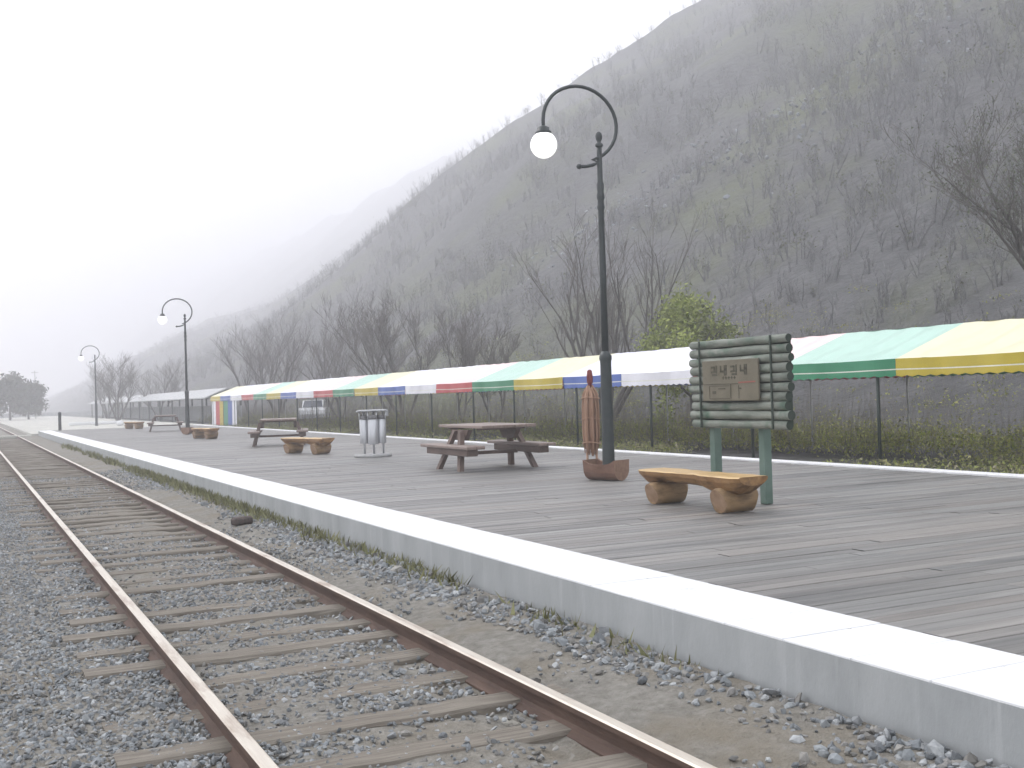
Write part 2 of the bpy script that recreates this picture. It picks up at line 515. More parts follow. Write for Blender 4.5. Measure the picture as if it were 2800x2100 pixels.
for k, y in enumerate(SLY):
    if k < 5:
        s = sleeper_mesh(k).build('sleeper', M_sleeper); sm.append(s)
    else:
        s = sm[k % 5].copy(); COL.objects.link(s)
    s.location = (1.834 + random.uniform(-.05, .05), y + random.uniform(-.04, .04), random.uniform(-.012, .006))
    s.rotation_euler = (random.uniform(-.015, .015), random.uniform(-.006, .006), random.uniform(-.012, .012) + (math.pi if k % 2 else 0))
    tag(s, 'weathered brown timber sleeper bedded in grey gravel across the track', 'sleeper', 'sleepers of the railway track')

M_darkmetal = pmat('dark_rod', (.05, .05, .05), (.09, .085, .08), scale=20, rough=.6, bump=.1)
m = MB(); random.seed(5)
m.box((0, 0, .05), (.27, .14, .1), 0, Matrix.Rotation(.35, 3, 'Z'), .025)
m.box((.06, .1, .04), (.12, .1, .08), 0, Matrix.Rotation(-.5, 3, 'Z'), .025)
M_block = pmat('dark_stone_block', (.045, .042, .042), (.13, .1, .09), scale=14, rough=.9, bump=.7, bscale=25)
tag(m.build('stone_block', M_block, loc=(3.13, 14.1, 0.06)), 'dark broken stone block lying in the gravel beside the rail', 'block')

# crossing beyond the platform
M_pale = pmat('pale_concrete_ground', (.4, .395, .36), (.52, .515, .47), scale=.7, rough=.9, bump=.2, bscale=20, rnd=False)
m = MB()
m.add([(3.3, 66.7, .05), (3.3, 66.7, .2), (13.5, 66.7, .3), (13.5, 66.7, 0), (3.3, 190, .2), (13.5, 190, .3)], [(0, 3, 2, 1), (1, 2, 5, 4), (0, 1, 4)])
m.add([(13.5, 66.7, .3), (13.5, 190, .3), (13.5, 190, 0), (13.5, 66.7, 0)], [(0, 3, 2, 1)])
tag(m.build('paved_ground', M_pale), 'pale paved ground beyond the end of the platform', kind='structure')
m = MB(); m.box((.3, 67.2, .07), (6, 1.0, .12), 0, None, .02)
m.box((1.834, 67.2, .134), (1.36, .98, .012))
tag(m.build('crossing_slab', M_pale), 'pale concrete crossing slab laid across the rails beyond the platform', 'slab')

# ------------------------------------------------------------------ platform
plat = tag(empty('station_platform', (3.63, 10, 0)), 'low station platform with grey timber deck and white painted edge', 'platform')
def on(o): 
    o.parent = plat; o.location = -Vector(plat.location); return o
M_conc = pmat('grey_concrete', (.3, .315, .32), (.395, .41, .415), scale=2.2, stretch=(1, 1, .35), rough=.85, bump=.3, bscale=40, rnd=False,
              stain=(.46, .475, .48), stain_scale=2.6, stain_stretch=(1, 2.6, .16), stain_lo=.56, stain_hi=.78)
M_white = pmat('white_paint', (.66, .665, .68), (.75, .75, .76), scale=3, rough=.7, bump=.08, bscale=60, rnd=False)
M_deck = pmat('weathered_deck', (.162, .158, .152), (.245, .238, .229), scale=3.5, stretch=(.25, 5, 1), rough=.48, bump=.5, bscale=11, rnd=False, attr='tint', spec=.45,
              stain=(.065, .067, .069), stain_scale=1.3, stain_stretch=(.2, 2.8, 1), stain_lo=.5, stain_hi=.72, bump_dist=.006)
m = MB()
yy_ = np.linspace(-6, 66.5, 60)
for a, c in zip(yy_[:-1], yy_[1:]):
    m.add([(3.63, a, -.15), (3.63, a, .346), (3.63, c, .346), (3.63, c, -.15)], [(0, 1, 2, 3)])
m.add([(3.63, -6, .346), (3.65, -6, .346), (3.65, 66.5, .346), (3.63, 66.5, .346)], [(0, 1, 2, 3)])
m.add([(3.63, 66.5, -.15), (3.63, 66.5, .3), (12.3, 66.5, .3), (12.3, 66.5, -.15)], [(0, 1, 2, 3)])
m.add([(12.3, -6, -.15), (12.3, -6, .3), (12.3, 66.5, .3), (12.3, 66.5, -.15)], [(0, 3, 2, 1)])
m.add([(3.63, -6, .3), (12.3, -6, .3), (12.3, 66.5, .3), (3.63, 66.5, .3)], [(0, 1, 2, 3)])
m.add([(3.63, -6, -.15), (12.3, -6, -.15), (12.3, -6, .3), (3.63, -6, .3)], [(0, 1, 2, 3)])
on(m.build('front_wall', M_conc))
m = MB(); random.seed(3)
y = -6.0
while y < 66.4:
    c = min(y + .47, 66.5)
    dz = random.uniform(-.0015, .0015)
    m.box((3.634 + .218, (y + c) / 2, .3385 + dz), (.436, c - y - .007, .035), 0, None, .003)
    m.box((4.077 + .111, (y + c) / 2, .3385 + dz), (.218, c - y - .007, .035), 0, None, .003)
    y = c
on(m.build('edge_strip', M_white))
m = MB()
y = -6.0
while y < 66.4:
    c = min(y + 1.8, 66.5)
    m.box((12.04 + .13, (y + c) / 2, .34), (.26, c - y - .004, .08), 0, None, .008)
    y = c
on(m.build('back_strip', M_white))
# deck boards
V, Fc, Cc = [], [], []
y = -6.0; row = 0
g = np.random.default_rng(11)
while y < 66.45:
    wd = .138; xcuts = [4.305] + sorted([4.305 + g.uniform(.8, 2.6) + 2.6 * q for q in range(3)]) + [12.03]
    rowt = g.uniform(.86, 1.12)
    for a, c in zip(xcuts[:-1], xcuts[1:]):
        z = .352 + g.uniform(-.0025, .0025)
        t = rowt * g.uniform(.85, 1.12)
        o_ = len(V)
        y0, y1 = y + .004, y + wd - .004
        V += [(a + .002, y0, .31), (c - .002, y0, .31), (c - .002, y0, z - .003), (a + .002, y0, z - .003), (a + .002, y0 + .004, z), (c - .002, y0 + .004, z),
              (c - .002, y1 - .004, z), (a + .002, y1 - .004, z), (a + .002, y1, z - .003), (c - .002, y1, z - .003), (c - .002, y1, .31), (a + .002, y1, .31)]
        Fc += [(o_, o_ + 1, o_ + 2, o_ + 3), (o_ + 3, o_ + 2, o_ + 5, o_ + 4), (o_ + 4, o_ + 5, o_ + 6, o_ + 7), (o_ + 7, o_ + 6, o_ + 9, o_ + 8), (o_ + 8, o_ + 9, o_ + 10, o_ + 11)]
        tint = np.array([1, .99, .98]) * t + np.array([.02, 0, -.012]) * g.normal()
        Cc += [tint] * 5
    y += wd
on(npmesh('deck', np.array(V), np.array(Fc), M_deck, col=np.array(Cc)))

# grass along the wall foot
Vs, Cs = [], []
for (yc, s, n_) in [(5.4, .3, 40), (6.6, .35, 60), (8.6, .25, 110), (9.4, .35, 160), (10.6, .2, 120), (11.9, .5, 200), (13.1, .4, 160), (14.6, .5, 320), (15.8, .5, 300), (17.2, .6, 320), (19, .7, 420),
                    (20.8, .6, 420), (23, .8, 600), (25.2, .6, 500), (27, .5, 300), (31, 1.0, 260), (36, 1.5, 260), (44, 2, 200)]:
    P = np.stack([3.6 - np.abs(rng.normal(size=n_)) * .1, yc + rng.normal(size=n_) * s, np.full(n_, .075)], 1)
    h = rng.uniform(.03, .11, n_) * (1 + .02 * yc)
    d = rng.normal(size=(n_, 3)) * [.4, .4, 0]; d[:, 2] = 1
    wv = rng.normal(size=(n_, 3)) * [.006, .006, 0] * (1 + yc * .04)
    Vs.append(np.stack([P - wv, P + wv, P + d * h[:, None]], 1).reshape(-1, 3))
    Cs.append(np.array([.16, .165, .085]) * rng.uniform(.6, 1.4, (n_, 1)) + rng.uniform(0, .05, (n_, 1)) * [1, .8, .3])
V = np.concatenate(Vs)
o = npmesh('grass', V, np.arange(len(V)).reshape(-1, 3), M_leaf, col=np.concatenate(Cs))
tag(o, 'short green grass growing along the foot of the platform wall', 'grass', kind='stuff')

# ------------------------------------------------------------------ lamp posts
M_iron = pmat('dark_green_iron', (.022, .03, .032), (.035, .045, .046), scale=8, rough=.45, bump=.1, bscale=60, spec=.45)
M_globe = pmat('white_globe', (.86, .86, .86), rough=.25, bump=0, spec=.5, emit=((1, .99, .96), .55))
M_soil = pmat('planter_soil', (.06, .045, .035), (.1, .08, .06), scale=30, rough=1, bump=.8, bscale=40)
def make_lamp():
    root = empty('street_lamp', (0, 0, 0))
    m = MB()
    m.lathe([(.11, 0), (.11, .05), (.094, .1), (.088, .3), (.08, 1.65), (.082, 1.7), (.09, 1.72), (.09, 1.77), (.068, 1.8), (.052, 1.84)], 12)
    m.build('pole_base', M_iron, root)
    m = MB()
    m.lathe([(.052, 1.8), (.047, 3.0), (.042, 3.85), (.048, 3.87), (.055, 3.9), (.048, 3.94), (.044, 4.0), (.056, 4.03), (.056, 4.08), (.046, 4.12), (.052, 4.17), (.052, 4.23), (.04, 4.27),
             (.037, 4.68), (.036, 4.76)], 12)
    m.build('pole', M_iron, root)
    m = MB()
    m.lathe([(.036, 4.76), (.055, 4.78), (.055, 4.81), (.03, 4.83), (.03, 4.85), (.045, 4.88), (.05, 4.92), (.042, 4.96), (.02, 4.985), (.001, 4.99)], 12)
    m.build('finial', M_iron, root)
    m = MB()
    cx, cz, rx, rz_ = -.30, 5.08, .60, .53
    pts = [(cx - rx, 0, 4.95), (cx - rx, 0, 5.02)]
    for k in range(0, 25):
        th = math.pi - k / 24 * math.radians(252)
        sh = 1.0
        pts.append((cx + rx * math.cos(th) * sh, 0, cz + rz_ * math.sin(th)))
    last = pts[-1]
    pts += [(-.02, 0, 4.545), (-.12, 0, 4.50), (-.22, 0, 4.475), (-.33, 0, 4.465)]
    m.tube(pts, .026, 10)
    m.lathe([(.001, -.04), (.03, -.028), (.042, 0), (.03, .028), (.001, .04)], 10, (-.34, 0, 4.465))
    m.build('arm', M_iron, root)
    gx = cx - rx
    m = MB()
    m.lathe([(.028, 5.0), (.05, 4.99), (.085, 4.97), (.09, 4.93), (.115, 4.91), (.115, 4.885), (.06, 4.87)], 16, (gx, 0, 0))
    m.build('lamp_cap', M_iron, root)
    m = MB()
    prof = [(.188 * math.sin(a), -.188 * math.cos(a)) for a in np.linspace(.02, math.pi * .84, 16)]
    m.lathe(prof, 24, (gx, 0, 4.73))
    m.build('globe', M_globe, root)
    return root
lamp = make_lamp()
for k, (p, lb, s) in enumerate([((8.22, 13.46, Z), 'tall dark green lamp post with white globe beside the carved wooden post', 1),
                                ((8.24, 46.7, Z), 'dark lamp post with hooked arm standing between the log benches and the distant picnic table', 1.0),
                                ((8.25, 82, .27), 'faint lamp post with hooked arm beyond the end of the platform', 1.0)]):
    o = lamp if k == 0 else copy_tree(lamp)
    o.location = p; o.scale = (s, s, s); o.rotation_euler = (0, 0, (0, .05, -.06)[k])
    tag(o, lb, 'lamp post', 'hooked lamp posts along the platform')

# log planters round the lamp feet
M_log = pmat('brown_log', (.15, .085, .06), (.25, .15, .11), scale=6, stretch=(1, .25, 1), rough=.8, bump=.6, bscale=18, bump_dist=.015)
M_logend = pmat('cut_log_end', (.19, .11, .075), (.28, .18, .125), scale=12, rough=.85, bump=.3)
def make_planter():
    root = empty('log_planter', (0, 0, 0))
    random.seed(21)
    m = MB()                        # dug-out log lying along Y, ends raised
    L_, n = .31, 11
    outer, inner = [], []
    for k in range(n):
        t = -1 + 2 * k / (n - 1)
        lift = .055 * abs(t) ** 3
        ro = [( .17 * math.cos(a) * (1 + random.uniform(-.04, .04)), .16 + .16 * math.sin(a)) for a in np.linspace(math.pi, 2 * math.pi, 9)]
        ro = [(x, max(0, z)) for x, z in ro]
        ro[0] = (ro[0][0], .19 + lift); ro[-1] = (ro[-1][0], .19 + lift)
        outer.append([(x, t * L_, z) for x, z in ro])
        inner.append([(-.135, t * L_, .19 + lift), (-.12, t * L_, .14), (.12, t * L_, .14), (.135, t * L_, .19 + lift)])
    for k in range(n - 1):
        A, B = outer[k], outer[k + 1]
        for q in range(8):
            m.add([A[q], B[q], B[q + 1], A[q + 1]], [(0, 1, 2, 3)], 0, True)
        a, c = inner[k], inner[k + 1]
        m.add([A[0], B[0], c[0], a[0]], [(0, 3, 2, 1)], 0); m.add([A[-1], B[-1], c[-1], a[-1]], [(0, 1, 2, 3)], 0)
        m.add([a[0], c[0], c[1], a[1]], [(0, 3, 2, 1)], 0); m.add([a[3], c[3], c[2], a[2]], [(0, 1, 2, 3)], 0)
    for k, rev in ((0, False), (n - 1, True)):
        q = outer[k]
        m.add(q, [tuple(range(len(q)))[::-1 if rev else 1]], 1)
        # end wall thickness
    m.build('trough', [M_log, M_logend], root)
    m = MB()
    m.box((0, 0, .13), (.245, .6, .03))
    m.build('soil', M_soil, root)
    return root
pl = make_planter()
for k, (p, rz, lb) in enumerate([((8.15, 13.42, Z), .35, 'hollowed brown log planter round the foot of the tall near lamp post'),
                                 ((8.22, 46.65, Z), -.5, 'small brown log planter round the foot of the second lamp post')]):
    o = pl if k == 0 else copy_tree(pl)
    o.scale = (1.05, .9, 1.2)
    o.location = p; o.rotation_euler = (0, 0, rz)
    tag(o, lb, 'planter', 'log planters at the lamp posts')

# carved wooden post figure
M_carve = pmat('orange_brown_wood', (.3, .175, .115), (.43, .28, .2), scale=5, stretch=(3, 3, .3), rough=.75, bump=.5, bscale=16, bump_dist=.01,
               stain=(.16, .08, .05), stain_scale=6, stain_stretch=(3, 3, .4), stain_lo=.55, stain_hi=.75)
M_redtop = pmat('dark_red_paint', (.16, .03, .03), (.22, .06, .05), scale=20, rough=.6, bump=.2)
tot = tag(empty('tied_bundle', (8.42, 14.26, Z)), 'tall narrow orange brown tied bundle with dark red top beside the tall lamp post', 'bundle')
random.seed(9)
m = MB()
m.tube([(0, 0, .42), (0, 0, .8), (0, 0, 1.15), (0, 0, 1.26), (0, 0, 1.33)], [.07, .085, .085, .06, .03], 8, jitter=.08)
for k in range(30):
    a = 2 * math.pi * k / 30 + random.uniform(-.08, .08); r_ = random.uniform(.095, .13)
    ca, sa = math.cos(a), math.sin(a); e = random.uniform(-.03, .03)
    m.tube([(ca * (r_ - .025), sa * (r_ - .025), .36 + e * 2), (ca * r_, sa * r_, .62), (ca * r_ * 1.02, sa * r_ * 1.02, 1.0), (ca * r_ * .93, sa * r_ * .93, 1.2 + e), (ca * .035, sa * .035, 1.34 + e)],
           [random.uniform(.008, .014) for _ in range(5)], 5)
for z_ in (.5, .86, 1.17):
    m.tube([(.135 * math.cos(t_), .135 * math.sin(t_), z_ + .012 * math.sin(t_ * 2)) for t_ in np.linspace(0, 6.2832, 20)], .009, 5)
m.build('body', M_carve, tot)
m = MB(); m.tube([(0, 0, 1.31), (0, 0, 1.38), (0, 0, 1.4), (0, 0, 1.5), (0, 0, 1.58), (0, 0, 1.6)], [.028, .028, .045, .047, .036, .012], 10)
m.build('head', M_redtop, tot)
for s_ in (-1, 1):
    m = MB(); m.tube([(.05 * s_, -.06 * s_, 0), (.045 * s_, -.055 * s_, .45)], [.016, .02], 8)
    m.build('leg', M_carve, tot)

# ------------------------------------------------------------------ sign board of logs
M_glog = pmat('green_grey_log', (.12, .138, .115), (.27, .285, .25), scale=5, stretch=(2, .4, 2), rough=.75, bump=.5, bscale=20, bump_dist=.01,
              stain=(.06, .115, .08), stain_scale=3, stain_lo=.5, stain_hi=.7)
M_glogend = pmat('green_log_end', (.025, .04, .032), (.05, .065, .052), scale=15, rough=.85, bump=.3)
M_gpost = pmat('green_painted_post', (.1, .155, .128), (.14, .2, .17), scale=5, rough=.6, bump=.2)
M_board = pmat('tan_notice_board', (.125, .113, .08), (.17, .153, .112), scale=4, rough=.6, bump=.1)
M_ink = pmat('dark_lettering', (.065, .062, .043), (.09, .083, .06), scale=30, rough=.7, bump=0)
M_redink = pmat('red_line', (.26, .1, .08), rough=.7, bump=0)
sg = tag(empty('log_sign', (7.6, 9.67, Z)), 'green log framed notice board on two posts behind the wooden bench', 'sign')
random.seed(4)
z0 = 1.165 - Z + .05
for k in range(10):
    m = MB()
    r_ = random.uniform(.045, .05)
    ext = random.uniform(-.02, .03)
    tilt = (.03 if k == 9 else 0)
    z = z0 + .1 * k
    if k == 0:
        q_ = MB(); q_.box((.045, 0, z0 + .45), (.03, 1.6, .93)); q_.build('gap_dark_sheet', M_glogend, sg)  # added dark sheet, stops background light showing between the logs
    pts = [(random.uniform(-.008, .008), -.83 - ext + t * (1.66 + 2 * ext), z + random.uniform(-.004, .004)) for t in np.linspace(0, 1, 7)]
    m.tube(pts, [r_ * random.uniform(.93, 1.06) for _ in pts], 12, 0, True, 1, True)
    m.build('log', [M_glog, M_glogend], sg)
for yb in (-.62, .62):
    m = MB(); m.box((-.062, yb, z0 + .45), (.014, .022, .98), 0)
    m.build('batten', M_glogend, sg)
for yb in (-.27, .6):
    m = MB(); m.box((.115, yb, .9), (.1, .1, 1.8), 0, None, .008)
    m.build('post', M_gpost, sg)
m = MB(); m.box((-.075, .05, 1.70 - Z), (.025, .98, .45), 0, None, .004)
m.build('board', M_board, sg)
m = MB()
def stroke(y0, z0_, y1, z1, w_=.022, mi=0):
    # y measured along the board as read (left = +Y), flat bars 2 mm proud
    dy, dz = y1 - y0, z1 - z0_
    L_ = math.hypot(dy, dz); ang = math.atan2(dz, dy)
    m.box((-.0895, .05 - (y0 + y1) / 2, 1.70 - Z + (z0_ + z1) / 2), (.003, L_ + w_ * .4, w_), mi, Matrix.Rotation(-ang, 3, 'X'))
for cx_, q in ((-.27, 0), (-.1, 1), (.08, 2), (.25, 3)):          # four large worn characters
    if q in (0, 2):
        stroke(cx_ - .05, .15, cx_ + .01, .15); stroke(cx_ + .01, .15, cx_ + .005, .11); stroke(cx_ - .05, .095, cx_ + .02, .1)
        stroke(cx_ + .045, .165, cx_ + .045, .085); stroke(cx_ - .03, .065, cx_ + .05, .065)
    else:
        stroke(cx_ - .05, .16, cx_ - .05, .1); stroke(cx_ - .05, .1, cx_ + .0, .1); stroke(cx_ + .02, .165, cx_ + .02, .06)
        stroke(cx_ + .05, .165, cx_ + .05, .06); stroke(cx_ + .02, .12, cx_ + .05, .12)
for cx_ in (-.12, -.07, -.02, .03, .08): # small line under them
    stroke(cx_, .03, cx_ + .03, .03, .008); stroke(cx_ + .015, .045, cx_ + .015, .012, .008)
stroke(-.46, -.04, .15, -.04, .008)
stroke(.02, -.2, .02, -.04, .008); stroke(-.36, -.2, .0, -.2, .008); stroke(-.36, -.2, -.36, -.06, .006); stroke(-.36, -.06, 0, -.06, .006)
stroke(-.2, -.09, -.08, -.09, .012); stroke(-.3, -.13, -.25, -.13, .03); stroke(.16, -.09, .2, -.09, .014)
stroke(.16, -.2, .16, -.06, .006)
stroke(.16, -.028, .44, -.022, .016, 1)
m.build('lettering', [M_ink, M_redink], sg)

# ------------------------------------------------------------------ log benches
M_seat = pmat('honey_log_top', (.44, .28, .105), (.6, .42, .2), scale=4, stretch=(4, .35, 2), rough=.45, bump=.4, bscale=18, spec=.45,
              stain=(.27, .15, .055), stain_scale=5, stain_stretch=(5, .3, 2), stain_lo=.53, stain_hi=.72)
M_bark = pmat('log_bark_side', (.19, .1, .04), (.33, .195, .085), scale=5, stretch=(2, .4, 1.5), rough=.65, bump=.6, bscale=14, bump_dist=.015,
              stain=(.07, .04, .025), stain_scale=5, stain_stretch=(1.5, .6, 2), stain_lo=.5, stain_hi=.75)
M_lend = pmat('log_cut_face', (.26, .165, .1), (.36, .245, .16), scale=10, rough=.7, bump=.3)
M_lround = pmat('log_leg_side', (.2, .13, .065), (.32, .21, .11), scale=5, stretch=(.4, 2, 2), rough=.65, bump=.6, bscale=16,
                stain=(.09, .055, .03), stain_scale=5, stain_stretch=(.6, 2, 2), stain_lo=.5, stain_hi=.72)
def make_bench():
    root = empty('log_bench', (0, 0, 0))
    random.seed(33)
    m = MB(); n, q = 15, 9
    rings = []
    for k in range(n):
        t = k / (n - 1); y = -.74 + 1.8 * t
        endf = min(1, min(t, 1 - t) * 9 + .55)
        thick = (.115 + .075 * math.exp(-((t - .22) / .17) ** 2) + .05 * math.exp(-((t - .95) / .1) ** 2) + random.uniform(-.012, .012)) * endf
        hw = (.185 + random.uniform(-.014, .014) + .02 * math.sin(t * 9)) * (.9 + .1 * endf)
        top = .375 + random.uniform(-.004, .004)
        ring = [(-hw, y, top - .012), (-hw * .93, y, top)] + [(hw * u, y, top + random.uniform(-.003, .003)) for u in (-.4, .3)] + [(hw * .94, y, top), (hw, y, top - .012)]
        ring += [(hw * math.cos(a) * .98, y, top - .02 - thick * math.sin(a)) for a in np.linspace(.25, math.pi - .25, 6)]
        rings.append(ring)
    nr = len(rings[0])
    for k in range(n - 1):
        A, B = rings[k], rings[k + 1]
        for j in range(nr):
            j2 = (j + 1) % nr
            m.add([A[j], B[j], B[j2], A[j2]], [(0, 3, 2, 1)], 0 if j in (0, 1, 2, 3, 4) else 1, j >= 5)
    m.add(rings[0], [tuple(range(nr))], 1); m.add(rings[-1], [tuple(range(nr))[::-1]], 1)
    m.build('seat', [M_seat, M_bark, M_lend], root)
    for yy0, rr in ((-.42, .128), (.78, .122)):
        m = MB()
        m.tube([(-.2, yy0, rr - .004), (-.19, yy0, rr), (0, yy0, rr + .003), (.19, yy0, rr), (.2, yy0, rr - .004)], [rr * .96, rr, rr * 1.02, rr, rr * .95], 16, 0, True, 1, True, .02)
        m.build('leg', [M_lround, M_lend], root)
    return root
be = make_bench()
for k, (p, rz, lb) in enumerate([((6.97, 9.42, Z), 0.0, 'honey brown half log bench on two log legs in front of the green log sign'),
                                 ((7.28, 25.3, Z), .28, 'half log bench standing between the metal bin and the second picnic table'),
                                 ((7.7, 39.9, Z), .17, 'half log bench pointing at the camera beside the second lamp post'),
                                 ((8.2, 62.0, Z), .3, 'small dark half log bench beyond the most distant picnic table')]):
    o = be if k == 0 else copy_tree(be)
    o.location = p; o.rotation_euler = (0, 0, rz)
    tag(o, lb, 'bench', 'log benches on the platform')

# ------------------------------------------------------------------ picnic tables
M_twood = pmat('dark_table_wood', (.105, .073, .06), (.165, .118, .098), scale=5, stretch=(2, .4, 2), rough=.6, bump=.4, bscale=18)
M_ttop = pmat('worn_table_top', (.17, .125, .105), (.25, .19, .165), scale=5, stretch=(4, .3, 2), rough=.45, bump=.25, bscale=16, spec=.5)
def make_table():
    root = empty('picnic_table', (0, 0, 0))
    random.seed(12)
    m = MB()
    for k in range(5):
        x = -.4 + .2 * k
        m.box((x, random.uniform(-.02, .02), .735), (.194, 1.85, .05), 0, None, .008)
    for y in (-.6, .6):
        m.box((0, y, .695), (.86, .1, .034), 1, None, .004)
    m.build('tabletop', [M_ttop, M_twood], root)
    for s in (-1, 1):
        m = MB()
        for k in (0, 1):
            m.box((s * (.58 + .165 * k), random.uniform(-.02, .02), .405), (.158, 2.05, .055), 0, None, .01)
        m.box((s * .66, 0, .32), (.2, 1.75, .115), 1, None, .01)
        m.build('seat', [M_ttop, M_twood], root)
        m = MB()     # hanger under the top
        vs = []
        for x in (s * .46 - .04, s * .46 + .04):
            vs += [(x, -.36, .678), (x, .36, .678), (x, .2, .5), (x, -.2, .5)]
        m.add(vs, [(0, 1, 2, 3), (7, 6, 5, 4), (0, 4, 5, 1), (1, 5, 6, 2), (2, 6, 7, 3), (3, 7, 4, 0)])
        m.build('bracket', M_twood, root)
        for e in (-1, 1):
            m = MB()
            a, c = Vector((s * .52, e * .12, .66)), Vector((s * .70, e * .46, 0.0))
            d = (c - a)
            vs = []
            for p in (a, c):
                for (dx, dy) in ((-.04, -.055), (.04, -.055), (.04, .055), (-.04, .055)):
                    vs.append(p + Vector((dx, dy, 0)))
            m.add(vs, [(0, 1, 2, 3), (7, 6, 5, 4), (0, 4, 5, 1), (1, 5, 6, 2), (2, 6, 7, 3), (3, 7, 4, 0)])
            m.build('leg', M_twood, root)
    m = MB(); m.box((0, 0, .27), (1.2, .05, .06), 0, None, .006)
    m.build('crossbar', M_twood, root)
    return root
tb = make_table()
for k, (p, rz, lb) in enumerate([((8.07, 17.25, Z), 0, 'brown wooden picnic table with attached seats between the metal bin and the tall lamp post'),
                                 ((8.05, 31.2, Z), -.28, 'brown wooden picnic table with attached seats behind a log bench'),
                                 ((8.5, 54.0, Z), -.16, 'small distant brown picnic table beside the second lamp post')]):
    o = tb if k == 0 else copy_tree(tb)
    o.location = p; o.rotation_euler = (0, 0, rz)
    tag(o, lb, 'picnic table', 'picnic tables on the platform')

# ------------------------------------------------------------------ metal litter bin
M_steel = pmat('brushed_steel', (.42, .43, .45), (.55, .56, .58), scale=4, stretch=(6, 6, .3), rough=.38, bump=.08, bscale=40, metal=.7, spec=.5)
M_sdark = pmat('dull_bin_opening', (.13, .13, .135), (.2, .2, .2), rough=.8, bump=0)
bn = tag(empty('litter_bin', (7.9, 22.7, Z)), 'grey steel litter bin of three tubes on a flat round base', 'bin')
bn.rotation_euler = (0, 0, -YAW)
m = MB(); m.lathe([(.40, 0), (.41, .01), (.41, .05), (.39, .06)], 28)
m.build('base', pmat('bin_base_stone', (.3, .3, .3), (.4, .4, .4), scale=10, rough=.8), bn)
for k, (x, y, rr, zb, zt, op) in enumerate([(-.17, -.02, .1, .29, .97, 1), (0.03, -.12, .115, .27, 1.0, 1), (.2, 0, .1, .29, .97, 1)]):
    m = MB()
    m.lathe([(rr * .97, zb), (rr, zb + .01), (rr, .80), (rr * .86, .81), (rr * .86, .805)], 20, (x, y, 0))
    tub = m.build('tube', M_steel, bn)
    m = MB(); m.lathe([(rr * .82, .79), (rr * .82, .9)], 18, (x, y, 0))
    m.build('opening', M_sdark, tub)
for x, y in ((-.19, .1), (.02, .06), (.22, .12), ):
    m = MB(); m.tube([(x, y, .05), (x, y, 1.0)], .024, 10)
    m.build('post', M_steel, bn)
for x, y in ((-.26, -.1), (-.075, -.13), (.115, -.14), (.3, -.08)):
    m = MB(); m.tube([(x, y, .8), (x, y, .98)], .014, 8)
    m.build('strut', M_steel, bn)
m = MB(); m.box((.02, 0, 1.0), (.62, .34, .035), 0, None, .01)
m.box((-.3, -.02, .985), (.06, .2, .03), 0, None, .008); m.box((.33, .02, .93), (.05, .1, .12), 0, None, .01)
m.build('lid', M_steel, bn)

# ------------------------------------------------------------------ striped marquee
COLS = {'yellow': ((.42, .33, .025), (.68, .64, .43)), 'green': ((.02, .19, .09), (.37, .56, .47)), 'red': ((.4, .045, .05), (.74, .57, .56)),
        'white': ((.66, .66, .70), (.76, .75, .8)), 'blue': ((.045, .1, .34), (.71, .71, .81))}  # valance colour first, then the roof tint with bright sky glare painted in
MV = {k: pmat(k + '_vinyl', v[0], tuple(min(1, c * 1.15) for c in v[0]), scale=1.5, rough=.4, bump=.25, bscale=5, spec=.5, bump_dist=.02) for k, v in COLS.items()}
MT = {k: pmat(k + '_skylit_roof', v[1], tuple(min(.9, c * 1.08) for c in v[1]), scale=1.2, rough=.33, bump=.3, bscale=4, spec=.6, bump_dist=.02) for k, v in COLS.items()}  # same vinyl as the valances, lightened to paint in the sky's glare
M_trim = pmat('pale_trim', (.62, .63, .55), (.7, .7, .62), rough=.6, bump=0)
M_leg = pmat('dark_green_tube', (.022, .035, .03), (.035, .05, .042), scale=10, rough=.5, bump=.1)
M_legw = pmat('pale_tube', (.42, .43, .42), (.5, .5, .5), scale=10, rough=.5, bump=.1)
mq = tag(empty('striped_marquee', (14, 10, .2)), 'long low marquee roofed in pale yellow, green, red, white and blue panels', 'marquee')
def onm(o):
    o.parent = mq; o.location = -Vector(mq.location); return o
ORDER = ['yellow', 'green', 'red', 'white', 'blue']
XE, XRID, XB = 14.0, 15.65, 17.3
ZE, ZR, ZV = 2.02, 2.63, 1.71
P0, PL = 10.75, 2.865
seams = [P0 + PL * k for k in range(-1, 22)]
names = ['blue'] + [ORDER[k % 5] for k in range(21)]
random.seed(8)
